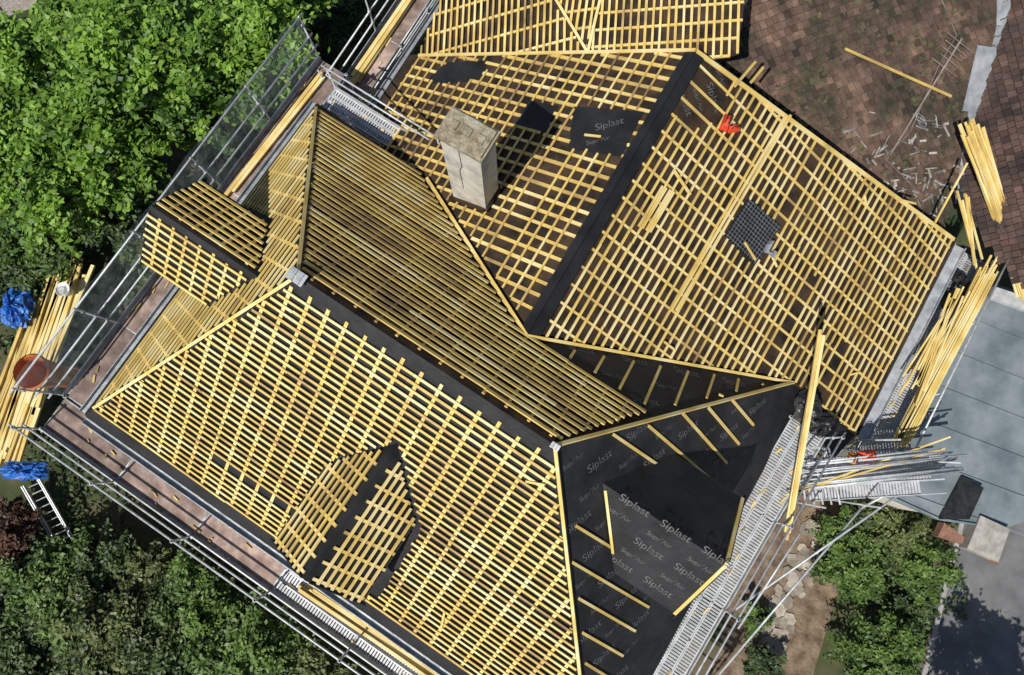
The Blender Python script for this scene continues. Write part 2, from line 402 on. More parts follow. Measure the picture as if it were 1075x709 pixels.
# printed lettering, repeated in rows along each sheet of membrane
cu=bpy.data.curves.new('membrane_print','FONT'); cu.body='Siplast'; cu.size=.27; cu.align_x='CENTER'
cu2=bpy.data.curves.new('membrane_print_small','FONT'); cu2.body='Supr\'Air'; cu2.size=.17; cu2.align_x='CENTER'
for c in (cu,cu2): c.materials.append(m_print)
def txtw(pl,p,x,small=False,off=.008):
    o=bpy.data.objects.new('membrane_print',cu2 if small else cu); scene.collection.objects.link(o)
    x=(x-pl.n*x.dot(pl.n)).normalized(); y=pl.n.cross(x)
    M=Matrix((x,y,pl.n)).transposed().to_4x4(); M.translation=p+pl.n*off; o.matrix_world=M; o.parent=house
def rows(pl,poly,ang,du=1.15,dv=.46,off=.008,margin=.3):
    x=Vector((math.cos(ang),math.sin(ang),0)); x=(x-pl.n*x.dot(pl.n)).normalized(); y=pl.n.cross(x)
    q=[((p-pl.o).dot(x),(p-pl.o).dot(y)) for p in poly]
    v=min(b for a,b in q)+.3; r=0
    while v<max(b for a,b in q):
        for a,b in spans(q,1,v):
            t=a+margin+.1+(r%3)*.35
            while t<b-margin:
                txtw(pl,pl.o+x*t+y*v,x,r%2==1,off); t+=du
        v+=dv; r+=1
rad=math.radians
rows(pC,[RE,V,C3],rad(18))
rows(pl,[Rr,Rf,W1(4.84,-1.02,8.6),W1(3.0,-1.02,8.6)],rad(-31),.95,.38,margin=.25)
txtw(pF,pF.px(640,134),Vector((1,0,0)),False,.022); txtw(pF,pF.px(628,150),Vector((1,0,0)),True,.022)
rows(pD,holesD[1],rad(-60),.9,.4,margin=.1)
rows(pB,[Q,K,V],rad(8),1.4,.6)

# chimney
ch=empty('chimney'); ch.parent=house
cb=Batch(); cs=Batch(); cc=S(490,138,11.35)
def rect(c,a,b,z): return [Vector((c.x,c.y,z))+N2*(i*a)+U2*(j*b) for i,j in ((-1,-1),(1,-1),(1,1),(-1,1))]
cb.prism(rect(cc,.47,.29,7.0),4.15); cb.build('shaft',m_chim,ch)
cs.prism(rect(cc,.55,.36,11.15),.10,.5); cs.prism(rect(cc,.50,.31,11.25),.06,.6); cs.build('cap_slab',m_slab,ch)
co=Batch()
for i in (-1,0,1): co.prism(rect(cc+N2*(i*.3),.09,.09,11.312),.03,.5)
co.build('capped_flues',m_slab,ch)
cf=Batch()
for k in range(4):
    r=rect(cc,.50,.32,0); a=r[k];b=r[(k+1)%4]
    a=Vector((a.x,a.y,pF.z(a.x,a.y)+.02));b=Vector((b.x,b.y,pF.z(b.x,b.y)+.02)); cf.beam(a,b,.06,.16,UP,.4)
cf.build('flashing',m_memb,ch)
cw=Batch(); r=rect(cc,.475,.296,0)
w0=r[0].lerp(r[1],.45); pts=[Vector((w0.x,w0.y,z))+N2*dx for z,dx in ((11.1,0),(10.2,.02),(9.9,-.06),(8.9,-.05))]
for a,b in zip(pts,pts[1:]): cw.tube(a,b,.008,n=5,tone=.2)
cw.build('aerial_cable',m_dark,ch)
lc=Batch()
for c,sz in ((P,.3),(RE,.14)):
    for k in range(5):
        a=c+W1(-sz*.5+sz*.25*k,sz*.35,.08+.02*(k%2)); b=c+W1(-sz*.5+sz*.25*k,-sz*.5,.06+.03*(k%2)); lc.beam(a,b,sz*.27,.02,UP,U(.2,.7))
lc.build('lead_ridge_caps',m_lead,house)
pc=Batch(); q=[pD.px(*q)+pD.n*.03 for q in ((785,208),(818,238),(791,278),(759,248))]
pc.prism(q,.03,.3,pD.n); pc.build('skylight_cover_sheet',m_mem,house)
pc=Batch()
for k in range(12):
    t=.05+k*.082; pc.beam(q[0].lerp(q[1],t)+pD.n*.035,q[3].lerp(q[2],t)+pD.n*.035,.006,.01,pD.n,.1)
    pc.beam(q[0].lerp(q[3],t)+pD.n*.046,q[1].lerp(q[2],t)+pD.n*.046,.006,.01,pD.n,.1)
pc.build('skylight_mesh',m_lead,house)

def blob(name,c,sx,sy,sz,m,seed=0,n=10,parent=None,rot=0,amp=.25):
    rs=random.Random(seed); b=Batch(); vs=[];fs=[]
    for j in range(n//2+1):
        ph=math.pi/2*j/(n//2)
        for i in range(n*2):
            th=math.pi*i/n; k=1+rs.uniform(-amp,amp)
            sq=1/max(abs(math.cos(th)),abs(math.sin(th)))**.6
            x=math.cos(th)*math.cos(ph)*sx*k*sq; y=math.sin(th)*math.cos(ph)*sy*k*sq
            vs.append(Vector((x*math.cos(rot)-y*math.sin(rot),x*math.sin(rot)+y*math.cos(rot),math.sin(ph)*sz*(1+rs.uniform(-amp,amp))))+c)
    w=n*2
    for j in range(n//2):
        for i in range(w): fs.append((j*w+i,j*w+(i+1)%w,(j+1)*w+(i+1)%w,(j+1)*w+i))
    b.add(vs,fs); return b.build(name,m,parent)
def toolbag(name,c,m,rot,L=.32):
    e=empty(name); d=Vector((math.cos(rot),math.sin(rot),0)); s=Vector((-d.y,d.x,0)); b=Batch()
    prof=[(-.5,.26,0),(-.55,.28,.3),(-.42,.2,.62),(0,.14,.8),(.42,.2,.62),(.55,.28,.3),(.5,.26,0)]
    for (a,w,h),(a2,w2,h2) in zip(prof,prof[1:]):
        b.add([c+d*a*L+s*w*L+UP*h*L,c+d*a*L-s*w*L+UP*h*L,c+d*a2*L-s*w2*L+UP*h2*L,c+d*a2*L+s*w2*L+UP*h2*L],[(0,1,2,3)],.6)
    l=[c+d*a*L+s*w*L+UP*h*L for a,w,h in prof]; r=[c+d*a*L-s*w*L+UP*h*L for a,w,h in prof]
    b.poly(l,.4);b.poly(r[::-1],.4); b.build('bag_body',m,e)
    h=Batch()
    for sg in (-1,1):
        pp=[c+d*x*L+s*sg*.12*L+UP*z*L for x,z in ((-.3,.6),(-.15,1.0),(.15,1.0),(.3,.6))]
        for a,bb in zip(pp,pp[1:]): h.tube(a,bb,.012,n=5)
    h.build('handles',m_dark,e)
toolbag('red_tool_bag',pD.px(760,132)+UP*.05,m_red,1.2,.34); toolbag('red_tool_bag',pD.px(768,138)+UP*.05,m_red,.2,.26)
e=empty('nail_gun'); b=Batch(); c=pD.px(800,265)+pD.n*.08
b.beam(c,c+U2*.22,.08,.09,pD.n,.8); b.beam(c+U2*.03,c+U2*.03+N2*.2,.05,.06,pD.n,.3); b.beam(c+U2*.22,c+U2*.32,.04,.12,pD.n,.5); b.beam(c+N2*.2-U2*.02,c+N2*.2+U2*.14,.09,.07,pD.n,.2)
b.build('nailer_body',m_lead,e)

# ---------------------------------------------------------------- timber stacks
def stack(name,a,b,width,layers,cols,bw=.06,bh=.04,messy=.06,tone=.8,yaw=.03):
    e=empty(name); bt=Batch(); d=(b-a).normalized(); s=d.cross(UP).normalized(); up=s.cross(d)
    for l in range(layers):
        for c in range(cols):
            if l==layers-1 and R()<.35: continue
            o=(c-(cols-1)/2)*(width/cols)+U(-.01,.01); sh=U(-messy,messy)*4; y=U(-yaw,yaw)
            p=a+s*(o-y*1.5)+up*(l*bh*1.05)+d*sh; q=b+s*(o+y*1.5)+up*(l*bh*1.05)+d*sh+d*U(-.25,.25)
            bt.beam(p,q,bw,bh,up,max(0,min(1,random.gauss(tone,.15))))
    bt.build('boards',m_bat,e); return e

# ---------------------------------------------------------------- scaffold
def scaffold(name,frame,axis,a0,a1,inn,out,zd,deck,net=False,bay=2.4,rail=2.0,split=None,toe=None,rails=(.5,1.0)):
    e=empty(name)
    W=(lambda t,c,z: frame(t,c,z)) if axis=='u' else (lambda t,c,z: frame(c,t,z))
    tb=Batch(); dk=Batch(); sl=Batch()
    n=max(1,round((a1-a0)/bay)); L=(a1-a0)/n
    sg=1 if out>inn else -1
    for i in range(n+1):
        t=a0+i*L
        for c,top in ((inn,zd+.05),(out,zd+rail)):
            tb.tube(W(t,c,0),W(t,c,top),.024,tone=U(.3,.8)); tb.tube(W(t,c,0),W(t,c,.03),.08)
            for z in np.arange(zd-4,top,.5): tb.tube(W(t,c,z),W(t,c,z+.05),.05,tone=.3)
        for z in (zd-.08,zd-2.1,zd-4.1):
            if z>0.2: tb.tube(W(t,inn-.1*sg,z),W(t,out+.1*sg,z),.024)
        tb.tube(W(t,inn,zd-1.2),W(t,out,zd-.1),.018)
    for z in rails: tb.tube(W(a0-.15,out,zd+z),W(a1+.15,out,zd+z),.027,tone=.6)
    for c in (inn,out):
        for z in (zd-.1,zd-2.1,zd-4.1):
            if z>.3: tb.tube(W(a0,c,z),W(a1,c,z),.024)
    for i in range(0,n,2): tb.tube(W(a0+i*L,out+.03*sg,zd-4),W(a0+(i+1)*L,out+.03*sg,zd),.02)
    np_=3
    w=(abs(out-inn)-.06)/np_
    for i in range(n):
        s0=a0+i*L+.02; s1=a0+(i+1)*L-.02
        kind=deck
        if split is not None and (s0+s1)/2>split: kind='steel'
        if kind=='ply':
            c=(inn+out)/2; dk.beam(W(s0,c,zd-.05+U(0,.02)),W(s1,c,zd-.05+U(0,.02)),abs(out-inn)-.08,.03,UP,R())
            for cc_ in (inn+.05*sg,out-.05*sg): tb.beam(W(s0,cc_,zd-.04),W(s1,cc_,zd-.04),.035,.035,UP,.6)
            for q in (s0,s1): tb.beam(W(q,inn,zd-.035),W(q,out,zd-.035),.04,.02,UP,.6)
        else:
            for k in range(np_):
                c=inn+sg*(.03+w*(k+.5))
                for o in (-1,1): sl.beam(W(s0,c+o*(w/2-.02),zd-.06),W(s1,c+o*(w/2-.02),zd-.06),.03,.06,UP,.7)
                x=s0; tn=U(.1,.8)
                while x<s1:
                    sl.beam(W(x,c-w/2+.02,zd-.025),W(x,c+w/2-.02,zd-.025),.050,.02,UP,tn); x+=.078
    wt=Batch()
    for i in range(n): wt.beam(W(a0+i*L+.02,out-.02*sg,zd),W(a0+(i+1)*L-.02,out-.02*sg,zd),.03,.15,UP,U(.1,.8))
    wt.build('toe_boards',toe or m_alu,e)
    tb.build('tubes',m_steel,e,True)
    if dk.v: dk.build('plywood_decks',m_ply,e)
    if sl.v: sl.build('steel_decks',m_alu,e)
    ob=Batch()
    for i in range(int((a1-a0)*2)):
        t=U(a0,a1); c=inn+sg*U(.08,abs(out-inn)-.1); g=U(-1,1); l=U(.05,.35)
        p=W(t,c,zd+.004); ob.beam(p,W(t+l*math.cos(g),c+sg*min(.1,abs(l*math.sin(g)*.4)),zd+.004),U(.02,.06),.02,UP,R())
    ob.build('offcuts',m_bat,e)
    if net:
        nb=Batch(); k=int((a1-a0)/.3)
        for i in range(k):
            t0=a0+(a1-a0)*i/k;t1=a0+(a1-a0)*(i+1)/k
            f=lambda t,z: out+.06*sg+.05*math.sin(t*3.1+z*1.7)*sg
            for z0,z1 in ((-.3,.5),(.5,1.2),(1.2,rail)):
                nb.poly([W(t0,f(t0,z0),zd+z0),W(t1,f(t1,z0),zd+z0),W(t1,f(t1,z1),zd+z1),W(t0,f(t0,z1),zd+z1)])
        nb.build('safety_net',m_net,e)
    return e
scaffold('scaffold',W1,'u',-10.3,9.0,-5.22,-6.2,6.2,'ply',split=-2.0,rail=1.05,rails=(.5,1.0))
scaffold('scaffold',W1,'n',-5.2,6.0,-9.42,-10.35,6.2,'ply',net=True,rail=1.9,rails=(.5,1.0,1.85))
scaffold('scaffold',W1,'u',-9.4,-5.9,4.85,5.5,6.3,'steel',rail=1.05)
scaffold('scaffold',W2,'u',6.0,18.0,-8.75,-9.6,5.2,'ply',rail=1.5)
scaffold('scaffold',W1,'n',-8.0,4.6,5.6,6.6,6.0,'steel',rail=1.05)
uE1=E1.dot(U2);uE2=E2.dot(U2);nE=E1.dot(N2)
scaffold('scaffold',W2,'u',uE2-.2,uE1+.2,nE+.5,nE+1.4,4.5,'steel',rail=1.0)

stack('timber_beams',W1(-2.4,-5.6,6.25),W1(4.2,-5.55,6.25),.26,2,3,.08,.07)
stack('timber_beams',W1(-10.0,1.4,6.25),W1(-9.95,5.6,6.25),.22,2,2,.1,.08)
stack('timber_beams',W2(6.6,-9.3,5.25),W2(12.8,-9.25,5.25),.24,2,2,.11,.08)
stack('batten_stack',S(944,462,5.1),S(1036,284,5.1),.42,6,7,.055,.04)
stack('batten_stack',S(958,405,5.4),S(1003,316,5.4),.45,2,8,.05,.03,messy=.12,yaw=.1)
stack('batten_stack',S(1017,135,6.2),S(1078,312,4.6),.46,5,8,.055,.04,yaw=.1)
stack('batten_stack',S(1012,205,6.1),S(1024,280,5.0),.3,2,4,.05,.04,yaw=.15)
stack('batten_stack',S(1006,165,6.3),S(985,235,5.3),.2,1,3,.05,.04,yaw=.2)
stack('loose_batten',S(880,48,7.4),S(987,97,6.4),.05,1,1,.06,.04)
stack('loose_batten',S(918,162,6.0),S(966,158,5.7),.05,1,1,.05,.04)
stack('loose_board',S(862,350,8.2),S(826,566,6.3),.16,2,2,.07,.04,yaw=.02)
stack('batten_stack',S(850,520,6.2),S(1016,462,6.2),.5,1,5,.045,.035,messy=.15,yaw=.1,tone=.9)

e=empty('scaffold_tube_pile'); tb=Batch()
for i in range(16):
    o=U(-14,14); tb.tube(S(842+U(-6,10),500+o,6.1+U(0,.2)),S(985+U(-20,35),484+o*.8,6.1+U(0,.3)),.026,tone=R())
for i in range(5): tb.tube(S(838+i*8,470,6.0),S(846+i*9,530,6.0),.026,tone=R())
tb.tube(S(755,708,4),S(905,533,5.6),.03);tb.tube(S(775,660,5),S(840,560,6.2),.03);tb.tube(S(772,640,5),S(1000,480,6.0),.03);tb.tube(S(905,533,5.7),S(1010,478,6.0),.03)
for p in ((850,530),(905,530),(985,485),(845,470),(925,462)): tb.tube(S(*p,6.0)-UP*6.0,S(*p,6.0)+UP*.9,.025)
tb.build('tubes',m_steel,e,True)
sl=Batch(); A=S(845,478,5.9);Bq=S(985,470,5.9);d=(Bq-A);s=d.cross(UP).normalized()
for k in range(3):
    x=0; Ld=d.length; dn=d.normalized()
    while x<Ld-.3*k:
        sl.beam(A+dn*x+s*(.1+k*.36-.02),A+dn*x+s*(.42+k*.36),.05,.03,UP,.4+.15*k); x+=.08
    for o in (.09,.43): sl.beam(A+s*(o+k*.36),Bq+s*(o+k*.36),.02,.07,UP,.7)
sl.build('steel_decks',m_alu,e)
toolbag('red_tool_bag',S(908,478,6.05),m_red,.1,.42); toolbag('red_tool_bag',S(893,482,6.05),m_orange,1.4,.3)
blob('black_tarpaulin',S(1000,303,4.6),.45,.55,.35,m_blackp,3)
blob('black_tarpaulin',S(862,448,5.9),.45,.3,.2,m_blackp,5)
blob('black_tarpaulin',S(848,425,6.2),.3,.35,.15,m_blackp,6)

# ---------------------------------------------------------------- neighbour tiled roof
nb=empty('neighbour_tiled_house')
pn=plane3(S(780,20,7.6),S(1040,30,6.4),S(990,235,4.3))
def tiles(poly,pl,m,w,g,name,par,base=m_tile2):
    b=Batch(); st=[pl.st(p) for p in poly]; lo=min(p[1] for p in st);hi=max(p[1] for p in st); r=0; v=lo
    while v<hi:
        for a,c in spans(st,1,v):
            x=a-w*(.5 if r%2 else 0)*.5
            while x<c:
                ww=min(w,c-x); t=random.gauss(.5,.2)
                if R()<.04: t=R()
                y=U(-.015,.015); tw=U(-.01,.01)
                p0=pl.w(x+ww/2+tw,v-.03+y,.012+U(0,.008)); p1=pl.w(x+ww/2-tw,v+g+.01+y,.085+U(0,.018))
                b.beam(p0,p1,ww-.016,.022,pl.n,max(0,min(1,t))); x+=w
        v+=g; r+=1
    b.build(name,m,par)
    q=Batch(); q.poly(poly); q.build(name+'_deck',base,par)
pnp=[pn.px(*q) for q in ((745,-60),(1062,-60),(1048,30),(1020,110),(1006,200),(985,236),(742,52))]
tiles(pnp,pn,m_tile,.18,.2,'roof_tiles',nb)
pn2=plane3(S(1048,30,6.3),S(1008,200,4.9),S(1100,150,6.6))
tiles([pn2.px(*q) for q in ((1066,-60),(1180,-60),(1180,330),(1075,300),(1012,215),(1024,115),(1052,32))],pn2,m_tile2,.18,.2,'roof_tiles_far',nb)
lf=Batch(); vp=[pn.px(*q)+UP*.11 for q in ((1052,-60),(1050,30),(1040,75),(1022,110),(1006,215))]
for a,b in zip(vp,vp[1:]): lf.beam(a,b,.42,.012,pn.n,U(.2,.8))
lf.beam(pn.px(1034,52)+UP*.13,pn.px(1018,120)+UP*.13,.7,.01,pn.n,.7)
lf.build('valley_flashing',m_lead,nb)
nw=Batch(); cpt=sum(pnp,Vector())/len(pnp)
pts=[ext(cpt,p,.95)-UP*.35 for p in pnp]
for i in range(len(pts)):
    a=pts[i];b=pts[(i+1)%len(pts)]; nw.poly([Vector((a.x,a.y,0)),Vector((b.x,b.y,0)),b,a])
nw.build('neighbour_walls',m_wall,nb)
db=Batch()
for i in range(130):
    p=pn.px(random.triangular(850,1010,970),random.triangular(110,238,205))+pn.n*.11; a=U(0,3.14); L=U(.06,.4)
    db.beam(p,p+pn.e1*math.cos(a)*L+pn.e2*math.sin(a)*L+pn.n*U(0,.08),U(.02,.08),.02,pn.n,R())
db.build('roof_debris',mat('broken_slate',(.10,.085,.075),(.34,.32,.29),.8,4,tonemix=.5),nb)
mb=Batch()
for i in range(1100):
    p=pn.px(U(785,1010),U(0,215)); k=math.sin(p.x*1.7)+math.sin(p.y*2.1+p.x)
    if k<-.2: continue
    r=U(.02,.075); c=p+pn.n*.08
    mb.prism([c+pn.e1*math.cos(j*1.05+i)*r*U(.7,1.2)+pn.e2*math.sin(j*1.05+i)*r*U(.7,1.2) for j in range(6)],U(.01,.03),R(),pn.n)
mb.build('moss',mat('moss',(.035,.038,.014),(.095,.09,.045),.95,4,tonemix=.4),nb)
# fallen aerial mast with cross arms, and its cable
am=empty('fallen_aerial_mast'); b=Batch()
m0=pn.px(1003,42)+pn.n*.22; m1=pn.px(930,163)+pn.n*.16; b.tube(m0,m1,.028,n=8,tone=.4)
md=(m1-m0).normalized(); ms=md.cross(pn.n).normalized()
for t,l in ((.03,.5),(.08,.42),(.13,.38),(.18,.34),(.24,.5)):
    c=m0.lerp(m1,t); b.tube(c-ms*l,c+ms*l,.012,n=6,tone=.5)
b.build('mast_and_arms',mat('weathered_mast',(.16,.12,.10),(.30,.25,.21),.8,4,tonemix=.3),am)
cbt=Batch(); pp=[pn.px(*q)+pn.n*.11 for q in ((985,0),(1001,38),(982,70),(952,140),(925,165),(965,205))]
for a,b in zip(pp,pp[1:]): cbt.tube(a,b,.018,n=6)
cbt.build('roof_cable',mat('cable',(.10,.08,.07),(.18,.15,.13),.8,3),nb)
wc=Batch()
for k in range(6):
    c=pn.px(966+U(-9,16),124+U(-10,12))+pn.n*(.12+.02*k); pr=None; rx=U(.10,.24); ry=U(.06,.2); ph=R()*3
    for i in range(random.randint(8,15)):
        p=c+pn.e1*math.cos(i*.45+ph)*rx*U(.8,1.2)+pn.e2*math.sin(i*.45)*ry*U(.8,1.2)
        if pr: wc.tube(pr,p,.008,n=5)
        pr=p
wc.build('tangled_wire',m_lead,nb)

# ---------------------------------------------------------------- zinc roofed extension
zr=empty('zinc_roofed_garage')
zp=plane3(S(1010,300,4.2),S(920,515,3.9),S(1120,400,3.7))
zo=[zp.px(*q) for q in ((1000,285),(1150,330),(1150,520),(1052,556),(985,546),(915,515))]
b=Batch(); b.prism([p-UP*.12 for p in zo],.12,.5); b.build('sheet_roof',m_zinc,zr)
b=Batch()
def zseam(a,c,w=.03,h=.04,t=.7): b.beam(zp.px(*a)+UP*.002,zp.px(*c)+UP*.002,w,h,UP,t)
for k in range(7):
    t=k/6; a=(1002-80*t,290+222*t); zseam((a[0]+4,a[1]-3),(a[0]+158,a[1]+62-10*t))
zseam((1000,287),(917,514),.07,.06,.9);zseam((917,514),(985,545),.06,.06,.9);zseam((985,545),(1052,555),.06,.06,.9)
b.build('standing_seams',m_zinc,zr)
b=Batch(); cz=sum(zo,Vector())/6; zi=[ext(cz,p,.95) for p in zo]
for i in range(6):
    a=zi[i]-UP*.15;c=zi[(i+1)%6]-UP*.15; b.poly([Vector((a.x,a.y,0)),Vector((c.x,c.y,0)),c,a])
b.build('garage_walls',m_wall,zr)
b=Batch(); q=[S(x,y,3.3) for x,y in ((1020,540),(1050,554),(1038,588),(1006,574))]; b.prism(q,.4,.3); b.build('parapet_block',mat('cream_paint',(.30,.28,.24),(.50,.47,.41),.85,5,detail=12),zr)
b=Batch(); q=[S(x,y,3.1) for x,y in ((978,562),(1010,572),(1042,592),(1030,580),(985,548))]; b.prism(q,.3,.6); b.build('brick_edge',mat('brick_red',(.15,.075,.05),(.27,.14,.10),.9,8),zr)
b=Batch(); q=[S(x,y,3.75) for x,y in ((985,545),(1008,500),(1030,512),(1015,545))]; b.prism(q,.12,.4); b.build('roof_shadow_slab',m_blackp,zr)  # black slab drawn in place of a shadow on the zinc; no hatch
b=Batch(); q=[S(x,y,4.5) for x,y in ((1040,302),(1120,328),(1116,342),(1036,314))]; b.prism(q,.15,.5); b.build('gutter_box',m_alu,zr)

# ---------------------------------------------------------------- ground, road
b=Batch()
b.poly([Vector((-300,-300,0)),Vector((300,-300,0)),Vector((300,300,0)),Vector((-300,300,0))]); b.build('ground',m_ground)
b=Batch(); rp=[S(930,900,.0),S(968,709,.0),S(992,610,0),S(1010,540,0),Vector((30,8,0)),Vector((60,8,0)),Vector((60,-40,0))]
b.poly([Vector((p.x,p.y,.004)) for p in rp]); b.build('road',m_road)
b=Batch()
for a,c in zip(rp[:3],rp[1:4]): b.beam(Vector((a.x,a.y,0)),Vector((c.x,c.y,0)),.15,.12,UP,.5)
b.build('kerb',m_kerb)
b=Batch(); b.poly([Vector((S(x,y,0).x,S(x,y,0).y,.004)) for x,y in ((700,900),(770,620),(850,500),(900,520),(880,620),(850,720),(820,900))]); b.build('bare_soil',m_soil)
b=Batch()
for i in range(90):
    t=R(); c=Vector(S(862-60*t+U(-16,16),545+150*t,0)); r=U(.12,.26); k=random.randint(5,7); a0=R()*6
    b.prism([Vector((c.x+math.cos(a0+j*6.283/k)*r*U(.75,1.1),c.y+math.sin(a0+j*6.283/k)*r*U(.75,1.1),.005)) for j in range(k)],.03+U(0,.03),R())
b.build('flagstone_path',m_stone)
b=Batch(); b.poly([Vector((p.x,p.y,.006)) for p in (S(-60,40,0),S(60,0,0),S(140,-60,0),S(-100,-160,0))]); b.build('gravel_lane',mat('gravel',(.2,.17,.14),(.33,.29,.25),.95,8))
# ---------------------------------------------------------------- vegetation
def leafmesh(name,C,tone,size,m,parent):
    n=len(C); a=np.random.normal(size=(n,3)); a[:,2]*=.45; a/=np.linalg.norm(a,axis=1)[:,None]
    r=np.random.normal(size=(n,3))*.55+np.array([0,0,1]); bb=np.cross(a,r); bb/=np.linalg.norm(bb,axis=1)[:,None]
    s=(size*np.random.uniform(.6,1.25,n))[:,None]
    v=np.stack([C-a*s,C+bb*s*.55,C+a*s,C-bb*s*.55],1).reshape(-1,3)
    me=bpy.data.meshes.new(name); me.vertices.add(4*n); me.vertices.foreach_set('co',v.ravel().astype(np.float32))
    me.loops.add(4*n); me.loops.foreach_set('vertex_index',np.arange(4*n,dtype=np.int32))
    me.polygons.add(n); me.polygons.foreach_set('loop_start',np.arange(0,4*n,4,dtype=np.int32)); me.polygons.foreach_set('loop_total',np.full(n,4,dtype=np.int32))
    at=me.attributes.new('tone','FLOAT','FACE'); at.data.foreach_set('value',np.clip(tone,0,1).astype(np.float32))
    me.materials.append(m); me.update(calc_edges=True); me.validate()
    o=bpy.data.objects.new(name,me); scene.collection.objects.link(o); o.parent=parent
def tree(name,x,y,h,r,m,clumps=130,per=190,size=.13,flat=.7,trunk=True):
    e=empty(name); rs=np.random
    C=[];TT=[]; tips=[]
    zc=h-r*flat
    for i in range(clumps):
        d=rs.normal(size=3); d/=np.linalg.norm(d)
        if d[2]<-.35: d[2]*=-1
        az=math.atan2(d[1],d[0])
        k=rs.uniform(.4,1.0)**.6*(1+.18*math.sin(3*az+x)+.14*math.sin(7*az+y))
        c=np.array([x,y,zc])+d*np.array([r,r,r*flat])*k
        tips.append(c); cr=rs.uniform(.22,.5)*min(1,r/2.2)
        nn=int(per*rs.uniform(.6,1.2)); p=rs.normal(size=(nn,3))*.6
        od=np.array([math.cos(az),math.sin(az)]); al=p[:,0]*cr*1.5; ac=p[:,1]*cr*.8
        q=np.stack([od[0]*al-od[1]*ac,od[1]*al+od[0]*ac,p[:,2]*cr*.28-np.abs(al)*.25],1)
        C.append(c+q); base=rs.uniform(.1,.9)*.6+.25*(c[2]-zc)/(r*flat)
        TT.append(.08+base+rs.normal(size=nn)*.17+q[:,2]*.6)  # top light put into leaf tone: paler above, darker underneath
    leafmesh('crown',np.concatenate(C),np.concatenate(TT),size,m,e)
    b=Batch(); o=Vector((x,y,0)); top=Vector((x,y,zc*.55))
    if trunk: b.tube(o,top,.05*r+.06,.035*r+.03,n=9)
    for c in tips[::max(1,clumps//26)]:
        q=Vector(c); mid=top.lerp(q,.5)+Vector((U(-.3,.3),U(-.3,.3),.1)); b.tube(top,mid,.02*r+.02,.02,n=6); b.tube(mid,q,.02,.008,n=5)
    b.build('trunk_and_limbs',m_bark,e)
def at(u,v,z): p=S(u,v,z); return p.x,p.y
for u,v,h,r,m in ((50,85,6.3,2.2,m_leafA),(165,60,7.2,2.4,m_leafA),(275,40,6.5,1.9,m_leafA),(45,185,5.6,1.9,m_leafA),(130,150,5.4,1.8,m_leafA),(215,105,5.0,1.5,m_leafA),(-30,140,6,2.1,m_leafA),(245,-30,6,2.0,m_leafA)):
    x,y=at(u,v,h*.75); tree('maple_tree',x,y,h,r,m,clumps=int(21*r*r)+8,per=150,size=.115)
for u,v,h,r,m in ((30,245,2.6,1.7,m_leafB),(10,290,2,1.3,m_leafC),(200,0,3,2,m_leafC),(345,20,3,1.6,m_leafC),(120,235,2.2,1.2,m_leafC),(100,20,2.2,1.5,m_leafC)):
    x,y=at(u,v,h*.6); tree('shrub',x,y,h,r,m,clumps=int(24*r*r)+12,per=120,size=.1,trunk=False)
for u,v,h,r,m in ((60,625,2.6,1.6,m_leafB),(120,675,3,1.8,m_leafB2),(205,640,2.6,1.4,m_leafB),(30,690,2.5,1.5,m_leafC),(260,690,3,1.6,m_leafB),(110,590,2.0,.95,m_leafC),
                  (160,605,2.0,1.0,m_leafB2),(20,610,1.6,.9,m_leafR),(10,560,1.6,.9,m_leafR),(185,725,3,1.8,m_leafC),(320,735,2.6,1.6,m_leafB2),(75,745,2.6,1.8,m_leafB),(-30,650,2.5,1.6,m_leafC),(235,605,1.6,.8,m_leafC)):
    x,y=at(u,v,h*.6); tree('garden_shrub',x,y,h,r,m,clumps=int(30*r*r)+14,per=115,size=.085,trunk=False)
for u,v,h,r,m in ((900,590,1.8,1.2,m_leafB),(935,560,1.9,1.1,m_leafB2),(965,600,1.8,.9,m_leafB),(925,690,2.2,1.2,m_leafB),(880,560,1.5,.7,m_leafB),(958,640,1.4,.6,m_leafC),(800,700,1.0,.6,m_leafC),(790,650,.9,.5,m_leafB)):
    x,y=at(u,v,h*.6); tree('hedge_shrub',x,y,h,r,m,clumps=int(42*r*r)+14,per=125,size=.07,trunk=False)
x,y=at(1120,720,5); tree('street_tree',x-1,y-4,6,2,m_leafB,clumps=60,per=150)
C=[]
for (x0,x1,y0,y1,n) in ((-22,-8,-12,16,26000),(8,15,-11,0,9000)):
    c=np.stack([np.random.uniform(x0,x1,n),np.random.uniform(y0,y1,n),np.random.uniform(.02,.18,n)],1)
    k=np.sin(c[:,0]*1.3+2*np.sin(c[:,1]*.7))*np.sin(c[:,1]*1.1+c[:,0]*.4); C.append(c[k>-.25])
C=np.concatenate(C)
g=empty('ground_cover')
px=at(840,620,0)
dd=(np.abs(C[:,0]-px[0])<2.2)&(C[:,1]>-12)&(C[:,1]<2)
C=C[~dd]; leafmesh('leaves',C,np.random.uniform(0,.8,len(C)),.09,m_leafC,g)

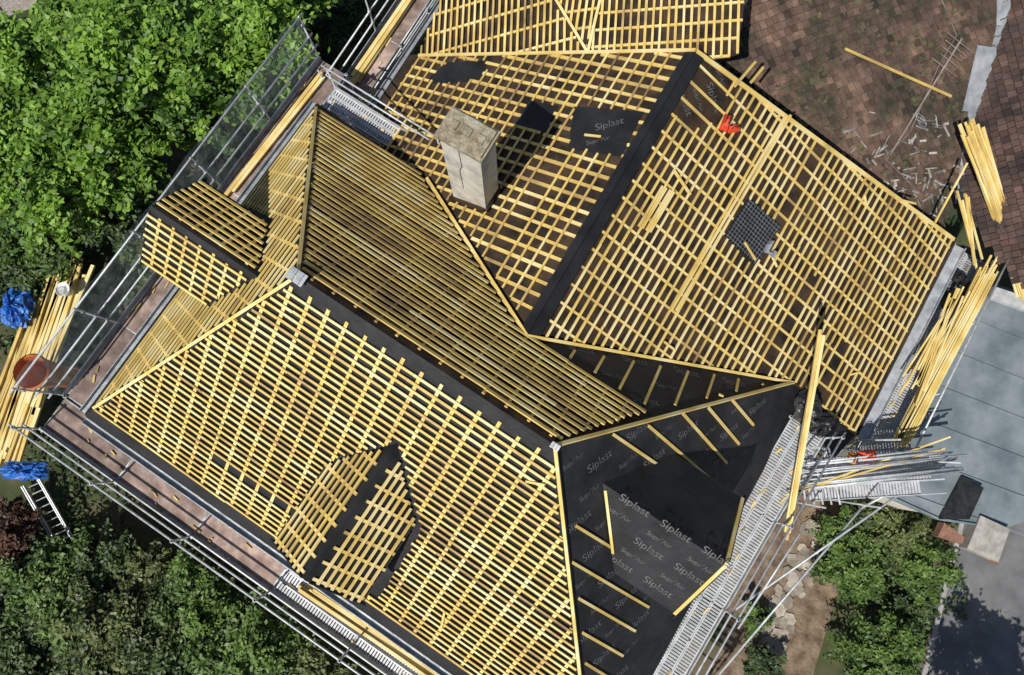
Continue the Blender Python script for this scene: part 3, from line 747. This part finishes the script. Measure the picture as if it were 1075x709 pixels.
# ---------------------------------------------------------------- yard items (left)
stack('timber_stack',S(5,478,1.2),S(72,285,1.2),1.1,3,8,.11,.08,messy=.15,yaw=.1,tone=.7)
stack('timber_stack',S(30,440,1.5),S(88,285,1.5),.5,2,4,.12,.08,messy=.15,yaw=.12,tone=.85)
stack('timber_stack',S(0,430,1.3),S(36,330,1.3),.5,2,4,.1,.08,messy=.15,yaw=.12,tone=.6)
for p in ((15,450),(60,320)):
    b=Batch(); c=S(*p,0)
    b.beam(c-Vector((.9,.2,-1.05)),c+Vector((.9,.2,1.05)),.12,.1,UP,.4)
    for sg in (-1,1):
        for k in (-1,1): b.beam(c+Vector((.75*sg,.17*sg,1.05)),c+Vector((.75*sg,.17*sg+.35*k,0)),.07,.07,Vector((1,0,0)),.4)
    b.build('timber_trestle',m_bat)
blob('blue_tarpaulin',S(20,323,1.6),.45,.6,.4,m_blue,11,n=16,amp=.22)
blob('blue_tarpaulin',S(28,494,2.0),.7,.28,.35,m_blue,12,n=16,amp=.22)
e=empty('debris_chute'); b=Batch(); c=S(37,391,6.3)
n=24
def ring(c,r,ax=1): return [c+Vector((math.cos(2*math.pi*i/n)*r,math.sin(2*math.pi*i/n)*r*ax,0)) for i in range(n)]
secs=[(6.5,.43),(6.44,.47),(6.38,.43),(6.0,.38),(5.5,.32)]
for (z,r),(z2,r2) in zip(secs,secs[1:]):
    a=ring(Vector((c.x,c.y,z)),r);d=ring(Vector((c.x,c.y,z2)),r2); b.add(a+d,[(i,(i+1)%n,(i+1)%n+n,i+n) for i in range(n)],.6)
z=5.7
while z>1:
    a=ring(Vector((c.x,c.y,z)),.33);d=ring(Vector((c.x,c.y,z-1)),.25); b.add(a+d,[(i,(i+1)%n,(i+1)%n+n,i+n) for i in range(n)],.4); z-=.85
b.build('hopper_and_tubes',m_orange,e,True)
def bucket(name,c,r,h,m):
    e=empty(name); b=Batch(); n=18
    pr=[(0,.78),(h,1),(h,1.06),(h-.03,1.06),(h-.03,.98),(.02,.75)]
    rings=[[c+Vector((math.cos(2*math.pi*i/n)*r*k,math.sin(2*math.pi*i/n)*r*k,z)) for i in range(n)] for z,k in pr]
    vs=[p for q in rings for p in q]; fs=[]
    for j in range(len(pr)-1): fs+=[(j*n+i,j*n+(i+1)%n,(j+1)*n+(i+1)%n,(j+1)*n+i) for i in range(n)]
    fs.append(tuple((len(pr)-1)*n+i for i in range(n))); b.add(vs,fs); b.build('bucket_body',m,e,True)
    hh=Batch(); pts=[c+Vector((math.cos(t)*r,0,h+math.sin(t)*r*.8)) for t in np.linspace(0,math.pi,9)]
    for a,d in zip(pts,pts[1:]): hh.tube(a,d,.008,n=5)
    hh.build('handle',m_steel,e)
bucket('white_bucket',S(72,306,1.8),.22,.32,m_white)
e=empty('aluminium_ladder'); b=Batch(); A=S(34,506,1.0);Bq=S(74,576,.3); s=(Bq-A).cross(UP).normalized()
for o in (-.3,.3,-.24,.24): b.beam(A+s*o+UP*abs(o)*.2,Bq+s*o+UP*abs(o)*.2,.03,.08,UP,.4)
for i in range(10): p=A.lerp(Bq,(i+.5)/10)+UP*.03; b.tube(p-s*.3,p+s*.3,.018,n=6,tone=.3)
b.build('rails_and_rungs',m_alu,e)

# ---------------------------------------------------------------- light & camera
el=math.radians(53); az=Vector((-.66,-.75)).normalized()
sdir=Vector((az.x*math.cos(el),az.y*math.cos(el),math.sin(el)))
sun=bpy.data.lights.new('sun','SUN'); sun.energy=5.0; sun.angle=math.radians(.5); sun.color=(1,.965,.91)
so=bpy.data.objects.new('sun',sun); scene.collection.objects.link(so); so.rotation_euler=sdir.to_track_quat('Z','Y').to_euler()
w=bpy.data.worlds.new('World'); scene.world=w; w.use_nodes=True; N=w.node_tree.nodes
sky=N.new('ShaderNodeTexSky'); sky.sky_type='NISHITA'; sky.sun_disc=False; sky.sun_elevation=el; sky.sun_rotation=math.atan2(az.x,az.y)
w.node_tree.links.new(sky.outputs[0],N['Background'].inputs[0]); N['Background'].inputs[1].default_value=.08
cam=bpy.data.cameras.new('camera'); cam.lens=36*F/1075; cam.sensor_width=36; cam.clip_end=2000
co_=bpy.data.objects.new('camera',cam); scene.collection.objects.link(co_); co_.location=(0,0,H); co_.rotation_euler=(TILT,0,0); scene.camera=co_
